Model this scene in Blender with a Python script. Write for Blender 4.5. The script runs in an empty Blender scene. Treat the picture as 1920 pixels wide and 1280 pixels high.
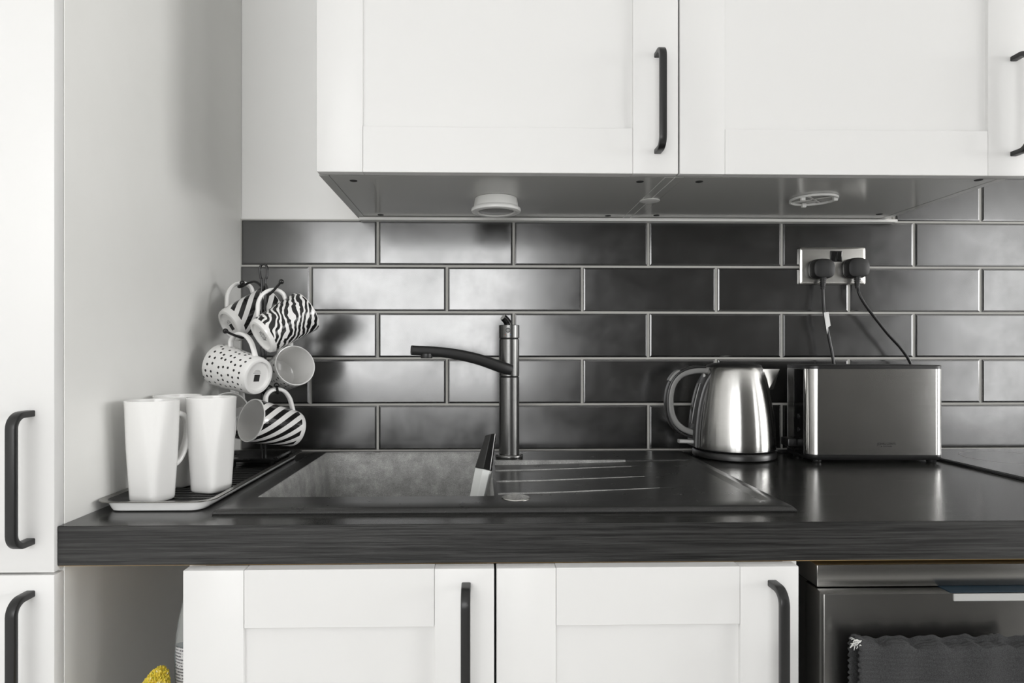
import bpy, bmesh, math, random
from mathutils import Vector, Matrix
random.seed(7)
PI = math.pi
scn = bpy.context.scene
C = scn.collection

# ------------------------------------------------------------------ camera
cam_d = bpy.data.cameras.new('camera')
cam_d.sensor_width = 36.0
cam_d.lens = 1181.96 / 1920 * 36.0
cam_d.shift_x = (960 - 929.07) / 1920
cam_d.shift_y = (660.17 - 640) / 1920
cam_d.clip_start = 0.01
cam = bpy.data.objects.new('camera', cam_d)
cam.location = (-0.0076, -1.408, 1.1295)
cam.rotation_euler = (PI / 2, 0, -0.0216)
C.objects.link(cam)
scn.camera = cam

# ------------------------------------------------------------------ world, daylight, exposure
w = bpy.data.worlds.new('world'); scn.world = w
w.use_nodes = True
w.node_tree.nodes['Background'].inputs[0].default_value = (0.80, 0.88, 1.0, 1)
w.node_tree.nodes['Background'].inputs[1].default_value = 0.6

def daylight(name, loc, rot, sx, sy, radiance, col):
    l = bpy.data.lights.new(name, 'AREA'); l.shape = 'RECTANGLE'
    l.size = sx; l.size_y = sy; l.energy = radiance * PI * sx * sy; l.color = col
    o = bpy.data.objects.new(name, l); o.location = loc; o.rotation_euler = rot
    C.objects.link(o); return o
WIN = (-1.35, 0.40, 0.80, 2.10)           # kitchen window in the wall behind the camera: x0 x1 z0 z1
DOR = (3.48, 4.55, 0.04, 2.24)            # glazed door in the same wall
YF = -3.30                                # that wall
daylight('daylight_window', ((WIN[0]+WIN[1])/2, YF-0.11, (WIN[2]+WIN[3])/2), (PI/2, 0, 0), WIN[1]-WIN[0], WIN[3]-WIN[2], 8.2, (1.0, 0.996, 0.985))
daylight('daylight_door', ((DOR[0]+DOR[1])/2, YF-0.11, (DOR[2]+DOR[3])/2), (PI/2, 0, 0), DOR[1]-DOR[0], DOR[3]-DOR[2], 6.5, (1.0, 0.996, 0.985))

WI2 = (-2.75, -0.75, 1.0, 2.2)            # unseen right hand window, added to brighten the tall unit's panel: y0 y1 z0 z1
XR = 5.30
daylight('added_side_light', (XR + 0.11, (WI2[0]+WI2[1])/2, (WI2[2]+WI2[3])/2), (PI/2, 0, PI/2), WI2[1]-WI2[0], WI2[3]-WI2[2], 19.0, (1.0, 0.996, 0.985))  # added lamp out of view, lifts the panel facing right

vs = scn.view_settings
scn.display_settings.display_device = 'sRGB'
vs.view_transform = 'Standard'; vs.look = 'None'; vs.gamma = 1.0; vs.use_curve_mapping = False
vs.exposure = -0.35

# ------------------------------------------------------------------ material helpers
M = {}
def mat(name, col, rough=0.5, metal=0.0, **kw):
    m = bpy.data.materials.new(name); m.use_nodes = True
    b = m.node_tree.nodes['Principled BSDF']
    b.inputs['Base Color'].default_value = (*col, 1) if len(col) == 3 else col
    b.inputs['Roughness'].default_value = rough
    b.inputs['Metallic'].default_value = metal
    for k, v in kw.items():
        b.inputs[k.replace('_', ' ')].default_value = v
    M[name] = m
    return m
class NT:
    def __init__(s, m):
        s.t = m.node_tree; s.b = s.t.nodes['Principled BSDF']
    def n(s, typ, **kw):
        nd = s.t.nodes.new(typ)
        for k, v in kw.items(): setattr(nd, k, v)
        return nd
    def l(s, a, b): s.t.links.new(a, b)
    def coord(s, scale=(1, 1, 1)):
        tc = s.n('ShaderNodeTexCoord'); mp = s.n('ShaderNodeMapping')
        mp.inputs['Scale'].default_value = scale
        s.l(tc.outputs['Object'], mp.inputs['Vector']); return mp.outputs['Vector']
    def noise(s, vec, scale, detail=3, rough=0.5):
        nd = s.n('ShaderNodeTexNoise'); nd.inputs['Scale'].default_value = scale
        nd.inputs['Detail'].default_value = detail; nd.inputs['Roughness'].default_value = rough
        s.l(vec, nd.inputs['Vector']); return nd.outputs['Fac']
    def ramp(s, fac, stops):
        r = s.n('ShaderNodeValToRGB'); e = r.color_ramp.elements
        while len(e) < len(stops): e.new(0.5)
        for i, (p, c) in enumerate(stops):
            e[i].position = p; e[i].color = (*c, 1) if len(c) == 3 else c
        s.l(fac, r.inputs['Fac']); return r.outputs['Color']
    def rng(s, fac, a, b, c, d):
        r = s.n('ShaderNodeMapRange')
        for i, v in enumerate((a, b, c, d)): r.inputs[i + 1].default_value = v
        s.l(fac, r.inputs[0]); return r.outputs[0]
    def math(s, op, a, b=None, c=None):
        nd = s.n('ShaderNodeMath', operation=op)
        for i, v in enumerate((a, b, c)):
            if v is None: continue
            if isinstance(v, (int, float)): nd.inputs[i].default_value = v
            else: s.l(v, nd.inputs[i])
        return nd.outputs[0]
    def bump(s, h, strength, dist):
        nd = s.n('ShaderNodeBump'); nd.inputs['Strength'].default_value = strength
        nd.inputs['Distance'].default_value = dist
        s.l(h, nd.inputs['Height']); s.l(nd.outputs['Normal'], s.b.inputs['Normal'])

# painted white cabinet fronts
m = mat('white_paint', (0.745, 0.742, 0.732), 0.38)
t = NT(m); v = t.coord(); t.bump(t.noise(v, 420, 2), 0.04, 0.0004)
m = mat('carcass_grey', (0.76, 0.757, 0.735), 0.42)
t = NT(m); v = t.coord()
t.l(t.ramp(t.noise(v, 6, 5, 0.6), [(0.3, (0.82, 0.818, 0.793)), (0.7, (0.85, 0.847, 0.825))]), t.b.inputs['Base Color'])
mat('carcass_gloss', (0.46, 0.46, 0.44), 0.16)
m = mat('plaster', (0.93, 0.927, 0.912), 0.7)
t = NT(m); v = t.coord(); t.bump(t.noise(v, 130, 4), 0.12, 0.001)
m = mat('room_wall', (0.09, 0.0885, 0.085), 0.8)
m = mat('room_white', (0.86, 0.857, 0.85), 0.8)
m = mat('floor_vinyl', (0.60, 0.59, 0.575), 0.5)
mat('white_trim', (0.80, 0.79, 0.77), 0.4)
# tiles
m = mat('tile_black', (0.016, 0.016, 0.015), 0.2, IOR=2.2)
t = NT(m); v = t.coord()
n1 = t.noise(v, 14, 4, 0.6)
t.l(t.rng(n1, 0.3, 0.75, 0.17, 0.27), t.b.inputs['Roughness'])
t.l(t.ramp(t.noise(v, 60, 6, 0.7), [(0.45, (0.004, 0.004, 0.0038)), (0.75, (0.008, 0.008, 0.0076))]), t.b.inputs['Base Color'])
t.bump(t.noise(v, 5, 2), 0.25, 0.002)
m = mat('grout', (0.46, 0.455, 0.43), 0.85)
t = NT(m); v = t.coord(); t.bump(t.noise(v, 300, 3), 0.3, 0.001)
# worktop, black woodgrain laminate
m = mat('worktop_black', (0.016, 0.016, 0.015), 0.2)
t = NT(m); v = t.coord((5, 260, 260))
g = t.noise(v, 1.0, 5, 0.65)
t.l(t.ramp(g, [(0.35, (0.011, 0.011, 0.010)), (0.75, (0.036, 0.036, 0.034))]), t.b.inputs['Base Color'])
t.l(t.rng(g, 0.3, 0.8, 0.16, 0.27), t.b.inputs['Roughness'])
t.bump(g, 0.10, 0.0006)
m = mat('worktop_edge', (0.03, 0.03, 0.029), 0.3)
t = NT(m); v = t.coord((7, 420, 420))
g = t.noise(v, 1.0, 5, 0.7)
t.l(t.ramp(g, [(0.40, (0.004, 0.004, 0.0038)), (0.70, (0.045, 0.045, 0.0435))]), t.b.inputs['Base Color'])
t.bump(g, 0.35, 0.0008)
mat('chipboard', (0.46, 0.30, 0.12), 0.8)
# sink composite
m = mat('sink_granite', (0.03, 0.03, 0.029), 0.34)
t = NT(m); v = t.coord()
n1 = t.noise(v, 900, 2, 0.6); n2 = t.noise(v, 35, 4, 0.65)
c = t.ramp(n1, [(0.62, (0.022, 0.022, 0.0215)), (0.80, (0.16, 0.16, 0.155))])
t.l(c, t.b.inputs['Base Color'])
t.l(t.rng(n2, 0.3, 0.75, 0.27, 0.31), t.b.inputs['Roughness'])
t.bump(n1, 0.08, 0.0004)
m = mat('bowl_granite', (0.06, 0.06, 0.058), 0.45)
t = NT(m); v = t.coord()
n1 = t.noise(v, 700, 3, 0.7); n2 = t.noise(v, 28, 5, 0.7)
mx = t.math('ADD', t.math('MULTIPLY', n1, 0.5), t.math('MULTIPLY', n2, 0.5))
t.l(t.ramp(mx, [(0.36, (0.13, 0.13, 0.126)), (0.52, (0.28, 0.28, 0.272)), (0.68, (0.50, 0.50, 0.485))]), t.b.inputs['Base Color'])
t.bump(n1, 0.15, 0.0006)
# metals and plastics
def brushed(name, col, rough, an):
    # horizontal brushing: reflections smear up and down, stay crisp sideways
    m = mat(name, col, rough, 1.0, Anisotropic=an, Anisotropic_Rotation=0.25); t = NT(m)
    tn = t.n('ShaderNodeTangent', direction_type='RADIAL', axis='Z'); t.l(tn.outputs[0], t.b.inputs['Tangent'])
    g = t.noise(t.coord((6, 6, 500)), 1.0, 3, 0.6)
    t.l(t.rng(g, 0.3, 0.7, rough - .012, rough + .012), t.b.inputs['Roughness'])
    sm = t.noise(t.coord(), 22, 4, 0.65)
    k = [tuple(c * f for c in col) for f in (0.93, 1.0)]
    t.l(t.ramp(sm, [(0.35, k[0]), (0.65, k[1])]), t.b.inputs['Base Color'])
brushed('brushed_steel', (0.58, 0.575, 0.56), 0.22, 0.75)
brushed('toaster_steel', (0.50, 0.495, 0.48), 0.22, 0.8)
brushed('dishwasher_steel', (0.34, 0.336, 0.325), 0.24, 0.6)
mat('satin_nickel', (0.72, 0.71, 0.68), 0.25, 1.0)
mat('chrome', (0.75, 0.75, 0.74), 0.12, 1.0)
m = mat('black_metal', (0.018, 0.018, 0.018), 0.36)
mat('grip_black', (0.010, 0.010, 0.010), 0.36)
m = mat('tap_black', (0.10, 0.10, 0.097), 0.27, 0.9)
t = NT(m); v = t.coord(); n1 = t.noise(v, 1500, 2)
t.l(t.ramp(n1, [(0.5, (0.13, 0.13, 0.127)), (0.75, (0.24, 0.24, 0.235))]), t.b.inputs['Base Color'])
mat('black_gloss', (0.008, 0.008, 0.008), 0.10)
mat('black_plastic', (0.014, 0.014, 0.014), 0.32)
mat('rubber_black', (0.012, 0.012, 0.012), 0.5)
mat('grey_plastic', (0.22, 0.22, 0.215), 0.35)
mat('dark_plastic', (0.05, 0.05, 0.05), 0.3)
mat('wire_black', (0.006, 0.006, 0.006), 0.25)
mat('dark_hole', (0.02, 0.02, 0.02), 0.7)
mat('china_white', (0.84, 0.835, 0.82), 0.12)
mat('puck_white', (0.78, 0.78, 0.76), 0.35)
mat('puck_lens', (0.30, 0.30, 0.29), 0.25)
mat('hob_glass', (0.006, 0.006, 0.006), 0.09)
mat('hob_mark', (0.22, 0.22, 0.21), 0.3)
mat('label_white', (0.75, 0.75, 0.74), 0.5)
mat('grip_light', (0.45, 0.45, 0.44), 0.35)
mat('blue_film', (0.003, 0.018, 0.032), 0.5)
mat('tray_black', (0.022, 0.022, 0.022), 0.16)
mat('tray_white', (0.80, 0.80, 0.79), 0.2)
mat('tray_rim', (0.22, 0.215, 0.20), 0.25, 0.8)
mat('blade_grey', (0.62, 0.635, 0.62), 0.3)
mat('print_black', (0.02, 0.02, 0.02), 0.5)
mat('print_grey', (0.22, 0.22, 0.215), 0.5)
mat('toaster_print', (0.008, 0.008, 0.008), 0.7)
mat('red_dot', (0.35, 0.08, 0.05), 0.4)
mat('blue_dot', (0.08, 0.2, 0.35), 0.4)
m = mat('clear_plastic', (0.80, 0.82, 0.80), 0.12)
m.node_tree.nodes['Principled BSDF'].inputs['Transmission Weight'].default_value = 0.75
m.node_tree.nodes['Principled BSDF'].inputs['IOR'].default_value = 1.15
mat('teal_liquid', (0.015, 0.11, 0.16), 0.2)
m = mat('label_print', (0.7, 0.7, 0.69), 0.5)
t = NT(m); v = t.coord((60, 60, 1))
wv = t.n('ShaderNodeTexWave', wave_type='BANDS', bands_direction='Z'); wv.inputs['Scale'].default_value = 75
tc = t.n('ShaderNodeTexCoord'); t.l(tc.outputs['Object'], wv.inputs['Vector'])
tc2 = t.coord((500, 500, 260)); nz = t.noise(tc2, 1.0, 2)
msk = t.math('MULTIPLY', t.math('GREATER_THAN', wv.outputs['Fac'], 0.5), t.math('GREATER_THAN', nz, 0.44))
t.l(t.ramp(msk, [(0.0, (0.68, 0.68, 0.68)), (1.0, (0.16, 0.16, 0.17))]), t.b.inputs['Base Color'])
m = mat('yellow_fibre', (0.75, 0.58, 0.06), 0.9)
t = NT(m); v = t.coord(); n1 = t.noise(v, 170, 3, 0.7)
t.l(t.ramp(n1, [(0.30, (0.42, 0.50, 0.10)), (0.46, (0.78, 0.60, 0.05)), (0.60, (0.85, 0.68, 0.10)), (0.68, (0.9, 0.88, 0.62))]), t.b.inputs['Base Color'])
m = mat('towel_grey', (0.055, 0.056, 0.058), 0.95)
t = NT(m); v = t.coord(); n1 = t.noise(v, 900, 2)
t.l(t.ramp(n1, [(0.3, (0.018, 0.0185, 0.019)), (0.7, (0.052, 0.053, 0.0545))]), t.b.inputs['Base Color']); t.bump(n1, 0.5, 0.001)
mat('towel_fray', (0.72, 0.72, 0.70), 0.9)

# mug prints: angle and height around the mug's own axis
def mug_coords(t):
    tc = t.n('ShaderNodeTexCoord'); sp = t.n('ShaderNodeSeparateXYZ'); t.l(tc.outputs['Object'], sp.inputs[0])
    x, y, z = sp.outputs
    ang = t.math('ARCTAN2', t.math('MULTIPLY', y, -1.0), t.math('MULTIPLY', x, -1.0))
    return tc.outputs['Object'], x, y, z, ang
WH = (0.84, 0.835, 0.82); BK = (0.012, 0.012, 0.012)
def band(t, z, lo, hi):
    return t.math('MULTIPLY', t.math('GREATER_THAN', z, lo), t.math('LESS_THAN', z, hi))
m = mat('print_stripes', WH, 0.12); t = NT(m); _, x, y, z, a = mug_coords(t)
ph = t.math('ADD', t.math('MULTIPLY', a, 10 / (2 * PI)), t.math('MULTIPLY', z, 36.0))
st = t.math('MULTIPLY', t.math('GREATER_THAN', t.math('FRACT', ph), 0.5), band(t, z, 0.012, 0.0985))
t.l(t.ramp(st, [(0.0, WH), (1.0, BK)]), t.b.inputs['Base Color'])
m = mat('print_zebra', WH, 0.12); t = NT(m); oc, x, y, z, a = mug_coords(t)
cmb = t.n('ShaderNodeCombineXYZ'); t.l(t.math('MULTIPLY', a, 0.036), cmb.inputs[0]); t.l(z, cmb.inputs[1])
nz = t.n('ShaderNodeTexNoise'); nz.inputs['Scale'].default_value = 34; nz.inputs['Detail'].default_value = 2.0
t.l(cmb.outputs[0], nz.inputs['Vector'])
wob = t.math('MULTIPLY', t.math('SUBTRACT', nz.outputs['Fac'], 0.5), 3.0)
ph = t.math('ADD', t.math('ADD', t.math('MULTIPLY', a, 12 / (2 * PI)), t.math('MULTIPLY', z, 84.0)), wob)
st = t.math('MULTIPLY', t.math('GREATER_THAN', t.math('SINE', t.math('MULTIPLY', ph, 2 * PI)), -0.22), band(t, z, 0.008, 0.0985))
t.l(t.ramp(st, [(0.0, WH), (1.0, BK)]), t.b.inputs['Base Color'])
m = mat('print_dots', WH, 0.12); t = NT(m); _, x, y, z, a = mug_coords(t)
cmb = t.n('ShaderNodeCombineXYZ'); t.l(t.math('MULTIPLY', a, 0.037), cmb.inputs[0]); t.l(z, cmb.inputs[1])
vo = t.n('ShaderNodeTexVoronoi', voronoi_dimensions='2D'); vo.inputs['Scale'].default_value = 82; vo.inputs['Randomness'].default_value = 0.45
t.l(cmb.outputs[0], vo.inputs['Vector'])
st = t.math('MULTIPLY', t.math('LESS_THAN', vo.outputs['Distance'], 0.19), band(t, z, 0.007, 0.0985))
t.l(t.ramp(st, [(0.0, WH), (1.0, BK)]), t.b.inputs['Base Color'])

# ------------------------------------------------------------------ mesh helpers
def link_mesh(name, bm, m, parent=None, smooth=False, root=None):
    """bm is in world coordinates; vertices are stored relative to the thing's root."""
    me = bpy.data.meshes.new(name)
    bmesh.ops.recalc_face_normals(bm, faces=bm.faces[:])
    if root is None:
        r = parent
        while r is not None and r.parent is not None: r = r.parent
        root = Vector(r.location) if r is not None else None
    if root is not None and root.length > 0:
        bmesh.ops.translate(bm, verts=bm.verts[:], vec=-Vector(root))
    bm.to_mesh(me); bm.free()
    for mm in (m if isinstance(m, (list, tuple)) else [m]): me.materials.append(M[mm])
    if smooth:
        for p in me.polygons: p.use_smooth = True
        if smooth != 'all': me.set_sharp_from_angle(angle=math.radians(40))
    o = bpy.data.objects.new(name, me); C.objects.link(o)
    if parent is not None: o.parent = parent
    return o
def tag(o, label, cat, group=None, kind=None):
    o['label'] = label; o['category'] = cat
    if group: o['group'] = group
    if kind: o['kind'] = kind
    return o
def thing(name, label, cat, loc, group=None):
    o = bpy.data.objects.new(name, None); o.empty_display_size = 0.05
    o.location = loc; C.objects.link(o)
    return tag(o, label, cat, group)
def add_box(bm, x0, x1, y0, y1, z0, z1, bev=0.0, seg=1):
    b2 = bmesh.new()
    r = bmesh.ops.create_cube(b2, size=1.0)
    for v in b2.verts:
        v.co = Vector((x0 + (v.co.x + .5) * (x1 - x0), y0 + (v.co.y + .5) * (y1 - y0), z0 + (v.co.z + .5) * (z1 - z0)))
    if bev > 0:
        bmesh.ops.bevel(b2, geom=b2.edges[:], offset=bev, segments=seg, profile=0.5, affect='EDGES')
    merge(bm, b2)
def merge(bm, b2):
    me = bpy.data.meshes.new('tmp'); b2.to_mesh(me); b2.free(); bm.from_mesh(me); bpy.data.meshes.remove(me)
def box(name, m, parent, x0, x1, y0, y1, z0, z1, bev=0.0, seg=1):
    bm = bmesh.new(); add_box(bm, x0, x1, y0, y1, z0, z1, bev, seg)
    return link_mesh(name, bm, m, parent, smooth=(bev > 0 and seg > 1))
def struct(o, kind='structure'):
    o['kind'] = kind; return o
def loft(bm, loops, cap0=True, cap1=True, mi=None):
    rows = [[bm.verts.new(p) for p in lp] for lp in loops]
    n = len(rows[0])
    for k, (a, b) in enumerate(zip(rows, rows[1:])):
        for i in range(n):
            f = bm.faces.new((a[i], a[(i + 1) % n], b[(i + 1) % n], b[i]))
            if mi: f.material_index = mi[k]
    if cap0: bm.faces.new(rows[0][::-1])
    if cap1: bm.faces.new(rows[-1])
    return rows
def lathe(bm, prof, cx, cy, n=48, cap0=True, cap1=True, mi=None):
    loops = [[(cx + r * math.cos(2 * PI * i / n), cy + r * math.sin(2 * PI * i / n), z) for i in range(n)] for r, z in prof]
    return loft(bm, loops, cap0, cap1, mi)
def rrect(x0, x1, y0, y1, r, z, n=6):
    pts = []
    for cx, cy, a0 in ((x1 - r, y1 - r, 0), (x0 + r, y1 - r, PI / 2), (x0 + r, y0 + r, PI), (x1 - r, y0 + r, 1.5 * PI)):
        for i in range(n + 1):
            a = a0 + PI / 2 * i / n
            pts.append((cx + r * math.cos(a), cy + r * math.sin(a), z))
    return pts
def smooth_path(pts, k=8):
    P = [Vector(p) for p in pts]; P = [2 * P[0] - P[1]] + P + [2 * P[-1] - P[-2]]
    out = []
    for i in range(1, len(P) - 2):
        for j in range(k):
            u = j / k
            a, b, c, d = P[i - 1], P[i], P[i + 1], P[i + 2]
            out.append(0.5 * ((2 * b) + (c - a) * u + (2 * a - 5 * b + 4 * c - d) * u * u + (3 * b - a - 3 * c + d) * u ** 3))
    out.append(P[-2]); return out
def tube(bm, pts, r, n=8, cap=True):
    """round wire along pts; r a number or list"""
    P = [Vector(p) for p in pts]; N = len(P)
    rs = r if isinstance(r, (list, tuple)) else [r] * N
    tg = [(P[min(i + 1, N - 1)] - P[max(i - 1, 0)]).normalized() for i in range(N)]
    s = tg[0].orthogonal().normalized(); loops = []
    for i in range(N):
        s = (s - tg[i] * s.dot(tg[i])).normalized(); u = tg[i].cross(s)
        loops.append([P[i] + (s * math.cos(2 * PI * k / n) + u * math.sin(2 * PI * k / n)) * rs[i] for k in range(n)])
    loft(bm, loops, cap, cap)
def strap(bm, pts, side, prof, cap=True, scale=None):
    """sweep a flat profile [(s, n)] along pts; side = fixed side vector"""
    P = [Vector(p) for p in pts]; N = len(P); side = Vector(side).normalized(); loops = []
    for i in range(N):
        tg = (P[min(i + 1, N - 1)] - P[max(i - 1, 0)]).normalized()
        nn = tg.cross(side).normalized()
        k = scale[i] if scale else 1.0
        loops.append([P[i] + side * (a * k) + nn * (b * k) for a, b in prof])
    loft(bm, loops, cap, cap)
def rprof(w, h, r, n=3):
    return [(p[0], p[1]) for p in rrect(-w / 2, w / 2, -h / 2, h / 2, r, 0, n)]
def sphere(bm, c, r, u=14, v=9, s=(1, 1, 1)):
    bmesh.ops.create_uvsphere(bm, u_segments=u, v_segments=v, radius=r, matrix=Matrix.Translation(c) @ Matrix.Diagonal((*s, 1)))
def copy_part(src, parent):
    o = src.copy(); C.objects.link(o); o.parent = parent; return o

# ------------------------------------------------------------------ room shell
XL = -1.30
TX, TX2, TZ, PT, RW = -0.2395, -0.3887, 1.4247, 0.303, 0.103
XP = -0.5427                                            # face of the tall unit's side panel
wall = struct(box('wall_back', 'plaster', None, XL, XR, 0.008, 0.14, 0, 2.45))
struct(box('floor', 'floor_vinyl', None, XL, XR, YF - 0.14, 0.14, -0.06, 0.0))
struct(box('ceiling', 'room_white', None, XL, XR, YF - 0.14, 0.14, 2.45, 2.52))
struct(box('wall_left', 'room_white', None, XL - 0.12, XL, YF - 0.14, 0.14, 0, 2.45))
bm = bmesh.new()
for a in ((YF - .14, WI2[0], 0, 2.45), (WI2[0], WI2[1], 0, WI2[2]), (WI2[0], WI2[1], WI2[3], 2.45), (WI2[1], .14, 0, 2.45)):
    add_box(bm, XR, XR + .12, a[0], a[1], a[2], a[3])
struct(link_mesh('wall_right', bm, 'room_white'))
bm = bmesh.new()
for y0, y1, z0, z1 in ((WI2[0], WI2[0] + .055, WI2[2], WI2[3]), (WI2[1] - .055, WI2[1], WI2[2], WI2[3]), (WI2[0] + .055, WI2[1] - .055, WI2[2], WI2[2] + .055),
                       (WI2[0] + .055, WI2[1] - .055, WI2[3] - .055, WI2[3]), (-1.78, -1.72, WI2[2] + .055, WI2[3] - .055)):
    add_box(bm, XR + .03, XR + .09, y0, y1, z0, z1)
struct(link_mesh('added_window', bm, 'white_trim'))  # frame of the added side window, never in view
bm = bmesh.new()
for a in ((XL, WIN[0], 0, 2.45), (WIN[0], WIN[1], 0, WIN[2]), (WIN[0], WIN[1], WIN[3], 2.45), (WIN[1], DOR[0], 0, 2.45),
          (DOR[0], DOR[1], 0, DOR[2]), (DOR[0], DOR[1], DOR[3], 2.45), (DOR[1], XR, 0, 2.45)):
    add_box(bm, a[0], a[1], YF - 0.14, YF, a[2], a[3])
struct(link_mesh('wall_front', bm, 'room_wall'))
def glazing(name, b, splits):
    x0, x1, z0, z1 = b; f = 0.055
    bm = bmesh.new(); y0, y1 = YF - 0.09, YF - 0.03
    add_box(bm, x0, x0 + f, y0, y1, z0, z1); add_box(bm, x1 - f, x1, y0, y1, z0, z1)
    add_box(bm, x0 + f, x1 - f, y0, y1, z0, z0 + f); add_box(bm, x0 + f, x1 - f, y0, y1, z1 - f, z1)
    for s in splits: add_box(bm, x0 + (x1 - x0) * s - .03, x0 + (x1 - x0) * s + .03, y0, y1, z0 + f, z1 - f)
    return struct(link_mesh(name, bm, 'white_trim'))
glazing('window_1', WIN, [0.5]); glazing('door_1', DOR, [0.5])

# grout bed and tiles are pieces of the back wall
XT1 = 2.20
XROW0 = TX + PT * 3.9                                    # tiles climb the wall right of the wall cabinets
bm = bmesh.new()
add_box(bm, XP, XT1, 0.0022, 0.0085, 0.9095, TZ + 0.0005)
add_box(bm, 0.925, XT1, 0.0022, 0.0085, TZ + 0.0005, TZ + RW * 6)
link_mesh('grout', bm, 'grout', wall)
tile_cache = {}
def tile_mesh(wd):
    key = round(wd, 4)
    if key in tile_cache: return tile_cache[key]
    h = 0.0985 / 2; x = wd / 2; bv = 0.0042
    loops = [[(-x, .0065, -h), (x, .0065, -h), (x, .0065, h), (-x, .0065, h)],
             [(-x, .0024, -h), (x, .0024, -h), (x, .0024, h), (-x, .0024, h)],
             [(-x + bv * .35, .0007, -h + bv * .35), (x - bv * .35, .0007, -h + bv * .35), (x - bv * .35, .0007, h - bv * .35), (-x + bv * .35, .0007, h - bv * .35)],
             [(-x + bv, 0, -h + bv), (x - bv, 0, -h + bv), (x - bv, 0, h - bv), (-x + bv, 0, h - bv)]]
    b = bmesh.new(); loft(b, loops); bmesh.ops.recalc_face_normals(b, faces=b.faces[:])
    me = bpy.data.meshes.new('tile'); b.to_mesh(me); b.free(); me.materials.append(M['tile_black'])
    tile_cache[key] = me; return me
def lay_row(j, xmin, xmax):                              # j=0 is the top row under the cabinets
    zc = TZ - RW * (j + .5); off = TX if j % 2 == 0 else TX2
    k = math.floor((xmin - off) / PT) - 1
    while True:
        a = off + k * PT + 0.0022; b = a + PT - 0.0044; k += 1
        if b < xmin + 0.01: continue
        if a > xmax - 0.01: break
        a2, b2 = max(a, xmin + 0.0012), min(b, xmax)
        if b2 - a2 < 0.015: continue
        o = bpy.data.objects.new('tile', tile_mesh(b2 - a2)); C.objects.link(o); o.parent = wall
        o.location = ((a2 + b2) / 2, 0, zc)
        o.rotation_euler = (random.uniform(-1, 1) * 0.0035, random.uniform(-1, 1) * 0.0015, random.uniform(-1, 1) * 0.0022)
for j in range(5): lay_row(j, XP, XT1)
for j in range(-6, 0): lay_row(j, 0.928, XT1)
# pale sealant bead between worktop and tiles, and plaster lip under the wall cabinets
bm = bmesh.new(); add_box(bm, XP, XT1, -0.004, 0.0022, 0.9096, 0.9128, 0.001); struct(link_mesh('trim_1', bm, 'grout'))
bm = bmesh.new(); add_box(bm, -0.277, 0.92, -0.022, 0.008, 1.4195, 1.4262, 0.001); struct(link_mesh('trim_2', bm, 'carcass_grey'))

# ------------------------------------------------------------------ handles and shaker doors
def handle_mesh(L, proj=0.032, wdt=0.0115, th=0.008, r=0.016):
    """D bar handle, feet at z=0 and z=-L, sticking out along -Y"""
    pts = [(0, 0, 0)]
    pts += [(0, -(proj - r) - r * math.sin(a), -r + r * math.cos(a)) for a in [PI / 2 * i / 8 for i in range(9)]]
    pts += [(0, -(proj - r) - r * math.cos(a), -L + r - r * math.sin(a)) for a in [PI / 2 * i / 8 for i in range(9)]]
    pts += [(0, 0, -L)]
    b = bmesh.new(); strap(b, pts, (1, 0, 0), rprof(wdt, th, 0.0014, 2))
    bmesh.ops.recalc_face_normals(b, faces=b.faces[:])
    me = bpy.data.meshes.new('handle'); b.to_mesh(me); b.free(); me.materials.append(M['grip_black'])
    for p in me.polygons: p.use_smooth = True
    me.set_sharp_from_angle(angle=math.radians(35)); return me
HM = handle_mesh(0.160)
def add_handle(door, x, y, ztop):
    r = door
    while r.parent: r = r.parent
    o = bpy.data.objects.new('handle', HM); C.objects.link(o); o.parent = door
    o.location = Vector((x, y, ztop)) - Vector(r.location); o['label'] = 'matt black bar handle'; return o
def shaker(root, x0, x1, z0, z1, yf, th=0.019, st=0.0755, rail=0.0755, rec=0.0065):
    """door > stile, stile, rail, rail; the recessed board itself is the door mesh"""
    d = box('door', 'white_paint', root, x0 + st - .004, x1 - st + .004, yf + rec, yf + th - .002, z0 + rail - .004, z1 - rail + .004)
    for a, b in ((x0, x0 + st), (x1 - st, x1)):
        box('stile', 'white_paint', d, a, b, yf, yf + th, z0, z1, 0.0011, 2)
    for a, b in ((z0, z0 + rail), (z1 - rail, z1)):
        box('rail', 'white_paint', d, x0 + st + .0003, x1 - st - .0003, yf + 0.0002, yf + th, a, b, 0.0007, 1)
    return d

# ------------------------------------------------------------------ tall unit on the left
tall = thing('tall_cabinet', 'tall white larder unit with two stacked flat doors at the left', 'cabinet', (-0.84, -0.30, 0))
tx0 = -1.142
box('side_panel', 'carcass_grey', tall, XP - 0.018, XP, -0.588, 0.006, 0.0, 2.15, 0.0006)
box('side_panel', 'carcass_grey', tall, tx0, tx0 + 0.018, -0.588, 0.006, 0.0, 2.15)
box('back_panel', 'carcass_grey', tall, tx0 + .018, XP - .018, -0.012, 0.006, 0.1, 2.15)
box('top_panel', 'carcass_grey', tall, tx0 + .018, XP - .018, -0.588, -0.012, 2.132, 2.15)
box('shelf', 'carcass_grey', tall, tx0 + .018, XP - .018, -0.57, -0.012, 0.842, 0.860)
box('plinth', 'white_paint', tall, tx0 + .018, XP - .018, -0.54, -0.522, 0.0, 0.1)
d = box('door', 'white_paint', tall, tx0 + .002, XP - 0.0006, -0.6065, -0.5885, 0.8535, 2.15, 0.0012, 2)
add_handle(d, -0.5725, -0.6065, 1.053)
d = box('door', 'white_paint', tall, tx0 + .002, XP - 0.0006, -0.6065, -0.5885, 0.105, 0.8505, 0.0012, 2)
add_handle(d, -0.5725, -0.6065, 0.8275)
# little chip in the panel face under the worktop
box('chip_mark', 'chipboard', tall, XP - .0003, XP + .0002, -0.530, -0.526, 0.843, 0.848)

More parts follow.
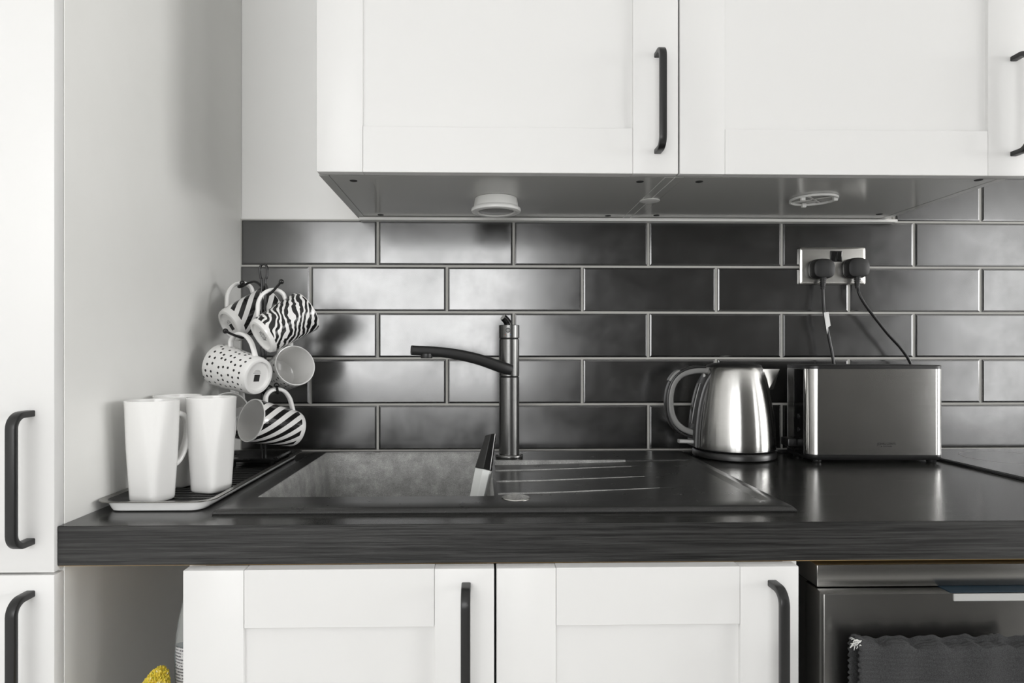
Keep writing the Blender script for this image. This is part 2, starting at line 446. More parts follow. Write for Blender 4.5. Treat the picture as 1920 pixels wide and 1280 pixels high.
# ------------------------------------------------------------------ wall cabinets
ZU, YU = 1.4267, -0.3644
def wall_cabinet(label, x0, x1, xd1, handle_x):
    root = thing('wall_cabinet', label, 'cabinet', ((x0 + x1) / 2, -0.17, ZU), 'white wall cabinets over the worktop')
    yc = YU + 0.0225
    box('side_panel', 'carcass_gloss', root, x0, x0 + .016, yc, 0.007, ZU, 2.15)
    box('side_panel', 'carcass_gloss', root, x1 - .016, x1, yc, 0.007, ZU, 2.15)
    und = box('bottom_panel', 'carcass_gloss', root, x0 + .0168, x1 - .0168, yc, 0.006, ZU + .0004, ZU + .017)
    box('top_panel', 'carcass_grey', root, x0 + .016, x1 - .016, yc, 0.006, 2.134, 2.15)
    box('back_panel', 'carcass_grey', root, x0 + .016, x1 - .016, 0.0, 0.006, ZU + .018, 2.134)
    d = shaker(root, x0 + .0015, xd1, ZU, 2.15, YU)
    add_handle(d, handle_x, YU, 1.6235)
    return root, und
def screw_cap(und, root, x, y):
    b = bmesh.new(); lathe(b, [(0.006, ZU - .0004), (0.0068, ZU + .0005)], x, y, 16)
    link_mesh('screw_hole', b, 'dark_hole', und)
cab1, und1 = wall_cabinet('white shaker wall cabinet with the round puck light under it', -0.2812, 0.3205, 0.3192, 0.2848)
cab2, und2 = wall_cabinet('white shaker wall cabinet above the kettle and toaster', 0.3209, 0.8945, 0.9205, 0.8885)
for x, y in ((-.2303, -.309), (-.2268, -.037), (.2681, -.3136), (.2675, -.038)): screw_cap(und1, cab1, x, y)
for x, y in ((.3714, -.316), (.3719, -.045), (.8503, -.337), (.8492, -.067)): screw_cap(und2, cab2, x, y)

box('lit_joint_line', 'puck_white', cab2, .3200, .3212, YU + .0225, 0.0, ZU - .0006, ZU + .001)  # white strip standing in for light caught along the cabinet joint
box('lit_joint_line', 'puck_white', cab1, .3037, .3045, YU + .0225, -.02, ZU - .0003, ZU + .001)  # same bright line, painted along the side panel seam
# puck light
px, py = 0.0198, -0.186
puck = thing('puck_light', 'white round puck light stuck under the wall cabinet', 'light', (px, py, ZU))
b = bmesh.new(); lathe(b, [(0.0405, ZU), (0.0412, ZU - .002), (0.0435, ZU - .0165), (0.0475, ZU - .0195), (0.0482, ZU - .0225), (0.0470, ZU - .0255), (0.0420, ZU - .0275), (0.0360, ZU - .0265), (0.0345, ZU - .0235)], px, py, 56)
link_mesh('housing', b, 'puck_white', puck, smooth=True)
b = bmesh.new(); lathe(b, [(0.0345, ZU - .0236), (0.030, ZU - .0250), (0.015, ZU - .0262), (0.002, ZU - .0266)], px, py, 40)
link_mesh('lens', b, 'puck_lens', puck, smooth=True)
# bare mounting ring of a second puck light
rx, ry = 0.6349, -0.200
ring = thing('light_mount', 'empty white mounting ring of a missing puck light', 'light mount', (rx, ry, ZU))
b = bmesh.new(); lathe(b, [(0.0435, ZU), (0.0435, ZU - .004), (0.0405, ZU - .004), (0.0405, ZU)], rx, ry, 48, False, False)
link_mesh('ring', b, 'puck_white', ring, smooth=True)
b = bmesh.new()
for k in range(2):
    c_, s_ = math.cos(PI / 4 + k * PI / 2), math.sin(PI / 4 + k * PI / 2)
    strap(b, [(rx - .040 * c_, ry - .040 * s_, ZU - .0012), (rx + .040 * c_, ry + .040 * s_, ZU - .0012)], (-s_, c_, 0), rprof(.004, .0016, .0004, 1))
link_mesh('spoke', b, 'puck_white', ring)
for a in (PI * .5, PI * 1.18, PI * 1.82):
    x, y = rx + .037 * math.cos(a), ry + .037 * math.sin(a)
    box('clip', 'puck_white', ring, x - .004, x + .004, y - .003, y + .003, ZU - .0085, ZU, .0006)
# cover disc on the joint of the two cabinets
b = bmesh.new(); lathe(b, [(0.0185, ZU), (0.0195, ZU - .0008), (0.0195, ZU - .0018), (0.018, ZU - .0024)], 0.3205, -0.182, 40)
o = link_mesh('cover_disc', b, 'puck_white', None, True)
tag(o, 'small flat cover disc on the joint between the two wall cabinets', 'cover')

# ------------------------------------------------------------------ worktop
ZW, ZB, YW = 0.91, 0.8602, -0.60
SX0, SX1, SY0, SY1 = -0.372, 0.4265, -0.550, -0.0555       # sink rim
wt = thing('worktop', 'black woodgrain laminate worktop with thick square edge', 'worktop', (0.6, -0.3, ZB))
XE = 1.66
cut = (SX0 + .012, SX1 - .012, SY0 + .014, SY1 - .012)
bm = bmesh.new()
yb = 0.0018
for a in ((XP + .0005, cut[0], YW, yb), (cut[1], XE, YW, yb), (cut[0], cut[1], YW, cut[2]), (cut[0], cut[1], cut[3], yb)):
    add_box(bm, a[0], a[1], a[2], a[3], ZB + .0008, ZW)
link_mesh('top', bm, 'worktop_black', wt)
box('front_edge', 'worktop_edge', wt, XP + .0005, XE, YW - .0014, YW, ZB, ZW - .0002, .0004)
bm = bmesh.new()
for a in ((XP + .001, cut[0], YW + .0005, yb), (cut[1], XE, YW + .0005, yb), (cut[0], cut[1], YW + .0005, cut[2]), (cut[0], cut[1], cut[3], yb)):
    add_box(bm, a[0], a[1], a[2], a[3], ZB - .0010, ZB + .0006)
link_mesh('chipboard_underside', bm, 'chipboard', wt)

# ------------------------------------------------------------------ sink unit below
def base_cabinet(label, x0, x1, doors):
    root = thing('base_cabinet', label, 'cabinet', ((x0 + x1) / 2, -0.3, 0))
    zt = ZB - .0015
    box('side_panel', 'white_paint', root, x0, x0 + .018, -0.598, -0.02, 0.10, zt)
    box('side_panel', 'white_paint', root, x1 - .018, x1, -0.598, -0.02, 0.10, zt)
    box('bottom_panel', 'carcass_grey', root, x0 + .018, x1 - .018, -0.598, -0.02, 0.10, 0.118)
    box('back_panel', 'carcass_grey', root, x0 + .018, x1 - .018, -0.03, -0.02, 0.118, zt)
    box('plinth', 'white_paint', root, x0, x1, -0.55, -0.532, 0.0, 0.098)
    for a, b, hx in doors:
        d = shaker(root, a, b, 0.112, 0.8595, -0.6205, st=0.0745, rail=0.0725)
        add_handle(d, hx, -0.6205, 0.8385)
    return root
base_cabinet('white shaker sink base cabinet with two doors and black handles', -0.377, 0.4005, [(-0.3772, 0.0078, -0.0272), (0.0106, 0.3925, 0.3585)])
base_cabinet('white base cabinet to the right of the dishwasher', 1.04, 1.655, [(1.0415, 1.346, 1.315), (1.349, 1.654, 1.38)])

# ------------------------------------------------------------------ sink
sink = thing('sink', 'black composite sink with one bowl and ribbed drainer', 'sink', (0.03, -0.30, ZW))
ZR = ZW + 0.0075
BX0, BX1, BY0, BY1 = -0.336, 0.0105, -0.478, -0.069
DX0, DX1, DY0, DY1 = 0.0165, 0.408, -0.512, -0.170
bm = bmesh.new()
xs = [SX0 + .006, BX0, BX1, DX0, DX1, SX1 - .006]; ys = [SY0 + .010, DY0, BY0, DY1, BY1, SY1 - .004]
V = {(i, j): bm.verts.new((xs[i], ys[j], ZR)) for i in range(6) for j in range(6)}
for i in range(5):
    for j in range(5):
        bowl = i == 1 and j in (2, 3); drain = i == 3 and j in (1, 2)
        if bowl or drain: continue
        bm.faces.new((V[i, j], V[i + 1, j], V[i + 1, j + 1], V[i, j + 1]))
per = [V[i, 0] for i in range(6)] + [V[5, j] for j in range(1, 6)] + [V[i, 5] for i in range(4, -1, -1)] + [V[0, j] for j in range(4, 0, -1)]
def ring_off(d, z, df=None):
    out = []
    for v in per:
        x, y = v.co.x, v.co.y
        nx = -d if abs(x - xs[0]) < 1e-6 else d if abs(x - xs[5]) < 1e-6 else 0
        ny = -(df if df is not None else d) if abs(y - ys[0]) < 1e-6 else d if abs(y - ys[5]) < 1e-6 else 0
        out.append(bm.verts.new((x + nx, y + ny, z)))
    return out
prev = per
for d, df, z in ((.0020, .0060, ZR - .0012), (.0050, .0092, ZR - .0042), (.006, .010, ZR - .0058), (.0055, .0095, ZW + .0001)):
    nw = ring_off(min(d, .004) if False else d, z, df)
    for i in range(len(per)):
        bm.faces.new((prev[i], prev[(i + 1) % len(per)], nw[(i + 1) % len(per)], nw[i]))
    prev = nw
link_mesh('rim', bm, 'sink_granite', sink, smooth=True)
# bowl: square hole running into rounded walls
bm = bmesh.new()
def bowl_loop(ins, r, z, sq=False):
    lp = rrect(BX0 + ins, BX1 - ins * .55, BY0 + ins, BY1 - ins * .8, r, z, 6)
    if sq:
        cx, cy = (BX0 + BX1) / 2, (BY0 + BY1) / 2
        lp = rrect(BX0, BX1, BY0, BY1, 0.0004, z, 6)
    return lp
loft(bm, [bowl_loop(0, 0, ZR, True), bowl_loop(.0015, .012, ZR - .0012), bowl_loop(.004, .018, ZR - .006), bowl_loop(.012, .024, ZR - .06), bowl_loop(.022, .03, ZR - .15),
          bowl_loop(.030, .034, ZR - .178), bowl_loop(.048, .030, ZR - .190), bowl_loop(.09, .02, ZR - .193)], False, True)
link_mesh('bowl', bm, 'bowl_granite', sink, smooth=True)
b = bmesh.new(); lathe(b, [(0.044, ZR - .1925), (0.042, ZR - .190), (0.034, ZR - .1905), (0.030, ZR - .1915)], -0.165, -0.27, 32)
link_mesh('waste', b, 'chrome', sink, smooth=True)
# drainer: sloping board with fanned grooves
bm = bmesh.new(); NX = 56
gro = sorted([-0.2386, -0.3361, -0.4299])
RIS = set()
def drainer_column(x):
    u = (x - DX0) / (DX1 - DX0); edge = min(1, (DX1 - x) / 0.012)
    low = ZR - (0.0012 + 0.0050 * min(1, (1 - u) * 1.25) + 0.0030 * max(0, 1 - u / .8)) * edge
    h = 0.0030 * max(0, 1 - u / .8) * edge
    bands = [DY0] + [g + 0.028 * u for g in gro] + [DY1 - .0022 - .012 * u * 0]
    pts = []; RIS.clear()
    for k, (a, c) in enumerate(zip(bands, bands[1:])):
        if k == 0: pts += [(DY0, ZR), (DY0 + .003, low + h)]; s0 = DY0 + .003
        else: RIS.update((len(pts),)); pts += [(a, low), (a + .0003, low + h * .95), (a + .0009, low + h)]; s0 = a + .0009
        for q in range(1, 10): pts.append((s0 + (c - s0) * q / 10, low + h * (1 - q / 10)))
    pts += [(DY1 - .0022, low), (DY1 - .0014, low + (ZR - low) * .85), (DY1, ZR)]
    return [(x, y, z) for y, z in pts]
vv = [[bm.verts.new(p) for p in drainer_column(DX0 + (DX1 - DX0) * i / NX)] for i in range(NX + 1)]
NY = len(vv[0]) - 1
for i in range(NX):
    for j in range(NY):
        f = bm.faces.new((vv[i][j], vv[i + 1][j], vv[i + 1][j + 1], vv[i][j + 1]))
        if i < NX * .66 and (j in RIS or (j >= NY - 2 and i < NX * .9)): f.material_index = 1     # paler bowl material on the risers and back step
# lip between drainer and bowl
low = [bm.verts.new((BX1 + .0005, v.co.y, v.co.z - .0006)) for v in vv[0]]
low2 = [bm.verts.new((BX1 - .001, v.co.y, ZR - .016)) for v in vv[0]]
for j in range(NY):
    bm.faces.new((vv[0][j], low[j], low[j + 1], vv[0][j + 1])); bm.faces.new((low[j], low2[j], low2[j + 1], low[j + 1]))
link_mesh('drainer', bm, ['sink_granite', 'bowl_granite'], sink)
b = bmesh.new(); lathe(b, [(0.0215, ZR - .010), (0.0215, ZR - .0068), (0.0205, ZR - .0058), (0.012, ZR - .0056), (0.003, ZR - .0055)], 0.0434, -0.4595, 40)
o = link_mesh('waste_knob', b, 'satin_nickel', sink, smooth=True); o['label'] = 'round chrome waste control disc set in the drainer'

# ------------------------------------------------------------------ tap
tpx, tpy = 0.0475, -0.131
tap = thing('tap', 'matt black kitchen mixer tap with curved spout', 'tap', (tpx, tpy, ZR))
b = bmesh.new(); lathe(b, [(0.0275, ZR), (0.0280, ZR + .001), (0.0280, ZR + .005), (0.0265, ZR + .0068), (0.0215, ZR + .0072)], tpx, tpy, 48)
link_mesh('base_ring', b, 'tap_black', tap, smooth=True)
def col(name, z0, z1, r, m='tap_black'):
    b = bmesh.new(); lathe(b, [(r - .0008, z0), (r, z0 + .0008), (r, z1 - .0008), (r - .0008, z1)], tpx, tpy, 48)
    return link_mesh(name, b, m, tap, smooth=True)
col('column', ZR + .005, 1.0795, .0205)
col('joint_ring', 1.0795, 1.0815, .0190, 'black_metal')
col('spout_collar', 1.0815, 1.1560, .0205)
col('joint_ring', 1.1560, 1.1580, .0190, 'black_metal')
head = col('lever_head', 1.1580, 1.1845, .0208)
b = bmesh.new()
for r0, yy, mm in ((0.0050, -.0204, 0),):
    tube(b, [(tpx - .003, tpy - .0200, 1.1735), (tpx - .003, tpy - .0216, 1.1735)], .0050, 20)
link_mesh('button', b, 'black_metal', head, smooth=True)
b = bmesh.new(); tube(b, [(tpx - .003, tpy - .0210, 1.1735), (tpx - .003, tpy - .0221, 1.1735)], .0033, 18); link_mesh('button_cap', b, 'print_grey', head)
for dx, mm in ((-.008, 'red_dot'), (.0015, 'blue_dot')):
    b = bmesh.new(); sphere(b, (tpx + dx, tpy - math.sqrt(.0208 ** 2 - dx ** 2), 1.1645), .0010); link_mesh('marker', b, mm, head)
b = bmesh.new()
lp = smooth_path([(tpx - .001, tpy - .003, 1.1825), (tpx - .0035, tpy - .004, 1.190), (tpx - .0085, tpy - .006, 1.1965), (tpx - .0125, tpy - .008, 1.2000)], 6)
tube(b, lp, [.0082 - .0012 * i / (len(lp) - 1) for i in range(len(lp))], 20)
link_mesh('lever', b, 'black_gloss', tap, smooth=True)
b = bmesh.new(); tube(b, [(tpx - .0124, tpy - .0079, 1.19995), (tpx - .0131, tpy - .0083, 1.2006)], .0062, 20); link_mesh('lever_cap', b, 'grip_light', tap)
b = bmesh.new()
sp = smooth_path([(tpx + .002, tpy - .012, 1.0940), (tpx - .020, tpy - .021, 1.1010), (tpx - .060, tpy - .032, 1.1150), (tpx - .105, tpy - .043, 1.1255), (tpx - .150, tpy - .053, 1.1312), (tpx - .1905, tpy - .062, 1.1335)], 6)
strap(b, sp, Vector((0.30, -0.95, 0)), rprof(.022, .0215, .0085, 4), True, [1.12 - .26 * min(1, i / (len(sp) - 1) * 1.1) for i in range(len(sp))])
spout = link_mesh('spout', b, 'black_metal', tap, smooth=True)
b = bmesh.new(); lathe(b, [(0.0112, 1.1265), (0.0115, 1.120), (0.0108, 1.1178), (0.006, 1.1180)], tpx - .162, tpy - .056, 28)
link_mesh('aerator', b, 'black_metal', spout, smooth=True)

# ------------------------------------------------------------------ utensil standing in the bowl
ut = thing('utensil', 'black handled utensil with pale grey shaft leaning in the sink bowl', 'utensil', (-0.040, -0.33, ZR - .18))
A0, A1, A2 = Vector((-0.047, -0.345, ZR - .185)), Vector((-0.0045, -0.300, 0.9235)), Vector((0.0085, -0.285, 0.9825))
def prism(name, m, p, q, w0, w1, slant=0.0):
    b = bmesh.new(); ax = (q - p).normalized(); s = Vector((.86, -.5, 0)); s = (s - ax * s.dot(ax)).normalized(); n = ax.cross(s)
    lo, hi = [], []
    for a, c in ((-1, -.55), (.25, -.62), (1, -.1), (.9, .6), (-.9, .6)):
        lo.append(p + s * a * w0 + n * c * w0); hi.append(q + s * a * w1 + n * c * w1 + ax * (slant * a))
    loft(b, [lo, hi]); bmesh.ops.bevel(b, geom=b.edges[:], offset=.0008, segments=1, affect='EDGES')
    return link_mesh(name, b, m, ut)
prism('shaft', 'blade_grey', A0, A1, .0095, .0135)
prism('grip', 'black_gloss', A1 + (A2 - A1) * .01, A2, .0140, .0088, .0035)

# ------------------------------------------------------------------ kettle
kx, ky = 0.5235, -0.0885
ket = thing('kettle', 'brushed steel jug kettle with black D handle on its base', 'kettle', (kx, ky, ZW))
b = bmesh.new(); lathe(b, [(0.060, ZW), (0.0795, ZW + .0005), (0.0835, ZW + .003), (0.0838, ZW + .012), (0.0815, ZW + .0155), (0.070, ZW + .0165)], kx, ky, 64)
link_mesh('power_base', b, 'black_plastic', ket, smooth=True)
b = bmesh.new(); lathe(b, [(0.076, ZW + .0165), (0.0785, ZW + .0195)], kx, ky, 64); link_mesh('gap_ring', b, 'rubber_black', ket, smooth=True)
b = bmesh.new()
kp = [(0.078, ZW + .0190), (0.0822, ZW + .0200), (0.0826, ZW + .024), (0.0822, .945), (0.0808, .972), (0.0782, 1.0), (0.0750, 1.022), (0.0705, 1.049), (0.0652, 1.073), (0.0600, 1.0895), (0.0572, 1.0965), (0.0555, 1.0982)]
lathe(b, kp, kx, ky, 96)
body = link_mesh('body', b, 'brushed_steel', ket, smooth=True)
b = bmesh.new(); lathe(b, [(0.0552, 1.0978), (0.0556, 1.1000), (0.0535, 1.1030), (0.040, 1.1068), (0.020, 1.1088), (0.002, 1.1092)], kx, ky, 56)
link_mesh('lid', b, 'black_plastic', ket, smooth=True)
# pouring lip
b = bmesh.new()
lo = [Vector((kx + .0655, ky - .004, 1.056)), Vector((kx + .0655, ky + .004, 1.056)), Vector((kx + .060, ky, 1.056))]
top = [Vector((kx + .047, ky - .031, 1.0945)), Vector((kx + .0885, ky - .021, 1.0945)), Vector((kx + .0885, ky + .006, 1.0945)), Vector((kx + .050, ky + .026, 1.0945))]
lowv = [b.verts.new(p) for p in (Vector((kx + .0590, ky - .0330, 1.052)), Vector((kx + .0725, ky - .0275, 1.0525)), Vector((kx + .0725, ky + .002, 1.0525)), Vector((kx + .062, ky + .015, 1.052)))]
topv = [b.verts.new(p) for p in top]
for i in range(4): b.faces.new((lowv[i], lowv[(i + 1) % 4], topv[(i + 1) % 4], topv[i]))
b.faces.new(lowv[::-1]); b.faces.new(topv)
link_mesh('spout', b, 'brushed_steel', ket)
# D handle: grey strip core, black outer cover
hp = [(0.474, 1.0905), (0.452, 1.0915), (0.430, 1.0890), (0.410, 1.0815), (0.3965, 1.0670), (0.3895, 1.0480), (0.3875, 1.0250), (0.3905, 1.0020), (0.3990, 0.9830), (0.4130, 0.9700), (0.4300, 0.9625), (0.4470, 0.9590)]
hp3 = smooth_path([(x, ky, z) for x, z in hp], 5)
b = bmesh.new(); strap(b, hp3, (0, 1, 0), rprof(.022, .0125, .004, 3)); hand = link_mesh('handle', b, 'grey_plastic', ket, smooth=True)
b = bmesh.new()
op = [(0.462, 1.0985), (0.440, 1.0985), (0.417, 1.0925), (0.3985, 1.0795), (0.3865, 1.0600), (0.3810, 1.0350), (0.3812, 1.0080), (0.3880, 0.9830), (0.4010, 0.9660), (0.4180, 0.9555), (0.438, 0.951)]
strap(b, smooth_path([(x, ky, z) for x, z in op], 5), (0, 1, 0), rprof(.0225, .0050, .002, 2)); link_mesh('handle_cover', b, 'black_plastic', hand, smooth=True)
b = bmesh.new(); strap(b, smooth_path([(.4075, ky, 1.0895), (.3985, ky, 1.0850), (.3905, ky, 1.0755), (.3868, ky, 1.0690)], 4), (0, 1, 0), rprof(.018, .0075, .002, 2)); link_mesh('lid_button', b, 'grey_plastic', hand, smooth=True)
# dark spine with water gauge along the body under the handle
b = bmesh.new()
sp = [(x - .0005, ky, z) for x, z in ((0.4745, 1.0880), (0.4605, 1.066), (0.4520, 1.042), (0.4455, 1.012), (0.4410, .975), (0.4393, .945), (0.4390, .9335))]
strap(b, smooth_path(sp, 4), (0, 1, 0), rprof(.050, .012, .004, 2)); spine = link_mesh('spine', b, 'dark_plastic', ket, smooth=True)
b = bmesh.new(); strap(b, smooth_path([(0.4520, ky, 1.064), (0.4450, ky, 1.040), (0.4385, ky, 1.010), (0.4345, ky, .980)], 4), (0, 1, 0), rprof(.018, .008, .002, 2)); link_mesh('water_gauge', b, 'black_gloss', spine, smooth=True)
b = bmesh.new(); strap(b, [(0.440, ky - .01, .9425), (0.420, ky - .01, .9435), (0.4035, ky - .01, .9440)], (0, 1, 0), rprof(.016, .0075, .003, 3)); link_mesh('switch', b, 'grip_light', ket, smooth=True)
# supply lead from the base
b = bmesh.new(); tube(b, smooth_path([(kx + .080, ky + .018, ZW + .010), (kx + .095, ky + .030, ZW + .006), (kx + .113, ky + .048, ZW + .0035), (kx + .16, ky + .055, ZW + .0035)], 6), .0030, 8); link_mesh('lead', b, 'black_plastic', ket, smooth=True)

# ------------------------------------------------------------------ toaster
ax0, ax1, ay0, ay1 = 0.641, 0.911, -0.180, -0.066
toa = thing('toaster', 'brushed steel toaster with black base and rim beside the kettle', 'toaster', ((ax0 + ax1) / 2, (ay0 + ay1) / 2, ZW))
zb, zt = 0.9270, 1.0965
b = bmesh.new()
R = 0.022
loft(b, [rrect(ax0 + .004, ax1 - .004, ay0 + .004, ay1 - .002, R - .003, ZW + .006, 8), rrect(ax0 + .001, ax1 - .001, ay0 + .001, ay1, R - .001, ZW + .009, 8), rrect(ax0, ax1, ay0, ay1, R, ZW + .0125, 8), rrect(ax0, ax1, ay0, ay1, R, zb - .0003, 8)])
link_mesh('base', b, 'black_plastic', toa, smooth=True)
# steel wrap: front with rounded corners, open to the black end cheek
b = bmesh.new()
full = rrect(ax0, ax1, ay0, ay1, R, 0, 10)
loft(b, [[(x, y, zb) for x, y, _ in full], [(x, y, zt) for x, y, _ in full]])
shell = link_mesh('steel_wrap', b, 'toaster_steel', toa, smooth=True)
b = bmesh.new()
loft(b, [rrect(ax0, ax1, ay0, ay1, R, zt + .0003, 10), rrect(ax0, ax1, ay0, ay1, R, zt + .0055, 10), rrect(ax0 + .002, ax1 - .002, ay0 + .002, ay1 - .002, R - .002, zt + .0072, 10), rrect(ax0 + .006, ax1 - .006, ay0 + .006, ay1 - .006, R - .006, zt + .0075, 10)])
toprim = link_mesh('top_rim', b, 'black_plastic', toa, smooth=True)
for yy in (-.150, -.108):
    box('slot', 'dark_hole', toprim, ax0 + .040, ax1 - .030, yy - .0015, yy + .026, zt + .0068, zt + .0079)
# black control cheek on the left end with a bright seam
cheek = box('control_panel', 'black_gloss', toa, ax0 - .0015, ax0 + .004, ay0 + R - .001, ay0 + .0615, zb - .004, zt - .001, .0006)
box('seam', 'chrome', toa, ax0 - .0018, ax0 + .002, ay0 + .0615, ay0 + .0630, zb + .026, zt - .001)
box('lever_knob', 'black_plastic', cheek, ax0 - .020, ax0 - .0015, ay0 + .0485, ay0 + .0830, .9360, .9520, .002, 2)
for zz in (.972, .999):
    b = bmesh.new(); tube(b, [(ax0 - .0012, ay0 + .042, zz), (ax0 - .0032, ay0 + .042, zz)], .0045, 16); link_mesh('button', b, 'black_plastic', cheek, smooth=True)
for fx in (ax0 + .022, ax1 - .020):
    for fy in (ay0 + .016, ay1 - .018):
        b = bmesh.new(); lathe(b, [(.008, ZW), (.009, ZW + .002), (.009, ZW + .007)], fx, fy, 16); link_mesh('foot', b, 'black_plastic', toa, smooth=True)
def lettering(name, txt, width, x, y, z, m, parent):
    cu = bpy.data.curves.new('txt', 'FONT'); cu.body = txt; cu.align_x = 'CENTER'; cu.align_y = 'CENTER'; cu.size = 1.0
    o = bpy.data.objects.new('txt', cu); C.objects.link(o)
    dg = bpy.context.evaluated_depsgraph_get(); me = bpy.data.meshes.new_from_object(o.evaluated_get(dg))
    bpy.data.objects.remove(o); bpy.data.curves.remove(cu)
    xs_ = [v.co.x for v in me.vertices]; s = width / (max(xs_) - min(xs_))
    b = bmesh.new(); b.from_mesh(me); bpy.data.meshes.remove(me)
    for v in b.verts: v.co = Vector((x + v.co.x * s, y, z + v.co.y * s))
    r = bmesh.ops.extrude_face_region(b, geom=b.faces[:])
    for e in r['geom']:
        if isinstance(e, bmesh.types.BMVert): e.co.y -= 0.00012
    return link_mesh(name, b, m, parent)
lettering('maker_lettering', 'JOHN LEWIS', 0.0365, 0.7925, ay0 - .0001, 0.9485, 'toaster_print', shell)
lettering('maker_lettering', '& PARTNERS', 0.0215, 0.7925, ay0 - .0001, 0.9437, 'toaster_print', shell)

toa.rotation_euler.z = -0.03

# ------------------------------------------------------------------ double socket, plugs and leads
sx0, sx1, sz0, sz1 = 0.7065, 0.8565, 1.2815, 1.3655
soc = thing('double_socket', 'brushed nickel double wall socket with black switches', 'socket', ((sx0 + sx1) / 2, 0, (sz0 + sz1) / 2))
b = bmesh.new()
def srect(ins, y): return [(p[0], y, p[1]) for p in rrect(sx0 + ins, sx1 - ins, sz0 + ins, sz1 - ins, .004, 0, 4)]
loft(b, [srect(.0005, .0004), srect(0, -.004), srect(.0006, -.0062), srect(.0035, -.0082), srect(.006, -.0085)])
link_mesh('faceplate', b, 'satin_nickel', soc, smooth=True)
rock = box('switch_insert', 'black_plastic', soc, .7745, .8010, -.0098, -.0082, 1.3325, 1.3570, .0003)
for xx in (.7755, .7885):
    b = bmesh.new(); add_box(b, xx, xx + .0112, -.0125, -.0095, 1.3345, 1.3555, .001)
    for v in b.verts:
        if v.co.y < -.0105 and v.co.z < 1.345: v.co.y += .0022
    link_mesh('rocker', b, 'black_gloss', rock)
def plug(label, cx, cz, lead, tag_at=None):
    yb_ = -.0087
    root = thing('power_plug', label, 'plug', (cx, yb_, cz), 'plugs in the double socket')
    b = bmesh.new()
    def pl(k, y, dz_=0):
        o_ = []
        for i in range(40):
            a = 2 * PI * i / 40; c_, s_ = math.cos(a), math.sin(a)
            ex = 3.4 if s_ < 0 else 2.6
            o_.append((cx + .0255 * k * math.copysign(abs(c_) ** (2 / ex), c_), y, cz + dz_ + .0225 * k * math.copysign(abs(s_) ** (2 / ex), s_)))
        return o_
    loft(b, [pl(.96, yb_), pl(1.0, yb_ - .0015), pl(1.0, yb_ - .0065), pl(.955, yb_ - .0075), pl(.955, yb_ - .0085), pl(1.0, yb_ - .0095), pl(.97, yb_ - .0180), pl(.90, yb_ - .0225), pl(.70, yb_ - .0245), pl(.3, yb_ - .0250)])
    link_mesh('plug_body', b, 'rubber_black', root, smooth=True)
    b = bmesh.new(); z0 = cz - .020
    prof = []
    for k in range(6): prof += [(.0078 - .0006 * k, z0 - .0045 * k), (.0076 - .0006 * k, z0 - .0045 * k - .0030), (.0058 - .0005 * k, z0 - .0045 * k - .0032), (.0058 - .0005 * k, z0 - .0045 * k - .0043)]
    lathe(b, prof[::-1], cx, yb_ - .014, 16); link_mesh('strain_relief', b, 'rubber_black', root)
    b = bmesh.new(); pts = smooth_path([(cx, yb_ - .014, z0 - .020)] + lead, 7); tube(b, pts, .0031, 10)
    ld = link_mesh('lead', b, 'black_plastic', root, smooth=True)
    return root, ld
zc = 1.3155
pr1, ld1 = plug('black plug in the socket whose lead carries a white tag', 0.7500, zc, [(0.7495, -.026, 1.236), (0.7505, -.031, 1.203), (0.7600, -.032, 1.155), (0.7685, -.034, 1.102), (0.7720, -.036, 1.04), (0.775, -.036, .97), (.778, -.038, ZW + .004)])
pr2, ld2 = plug('black plug in the socket whose lead sweeps down to the right', 0.8275, zc + .002, [(0.8290, -.028, 1.258), (0.8420, -.029, 1.2340), (0.8635, -.030, 1.2050), (0.8915, -.031, 1.1695), (0.9200, -.033, 1.1370), (0.9405, -.035, 1.102), (0.9510, -.036, 1.05), (0.953, -.036, .97), (.945, -.036, ZW + .0035)])
b = bmesh.new()
tg_ = [(0.7445, -.0370, 1.2170), (0.7555, -.0365, 1.2185), (0.7600, -.0365, 1.1880), (0.7535, -.0375, 1.1840), (0.7515, -.0385, 1.1690), (0.7475, -.0380, 1.1950)]
f = b.faces.new([b.verts.new(p) for p in tg_]); r = bmesh.ops.extrude_face_region(b, geom=[f])
for e in r['geom']:
    if isinstance(e, bmesh.types.BMVert): e.co.y += .0012
link_mesh('tag', b, 'label_white', ld1)['label'] = 'white paper tag on the lead'

# ------------------------------------------------------------------ hob
hob = thing('hob', 'black glass electric hob let into the right end of the worktop', 'hob', (1.22, -0.28, ZW))
box('frame', 'black_plastic', hob, 0.9165, 1.508, -0.545, -0.0265, ZW, ZW + .0048, .0008)
glass = box('glass_plate', 'hob_glass', hob, 0.9215, 1.503, -0.540, -0.0315, ZW + .0042, ZW + .0056, .0006)
for cx, cy, r in ((1.065, -.150, .085), (1.345, -.150, .105), (1.065, -.410, .105), (1.345, -.410, .085)):
    b = bmesh.new(); z = ZW + .0057
    lathe(b, [(r, z - .0001), (r, z), (r - .0012, z), (r - .0012, z - .0001)], cx, cy, 64, False, False); link_mesh('ring_mark', b, 'hob_mark', glass)

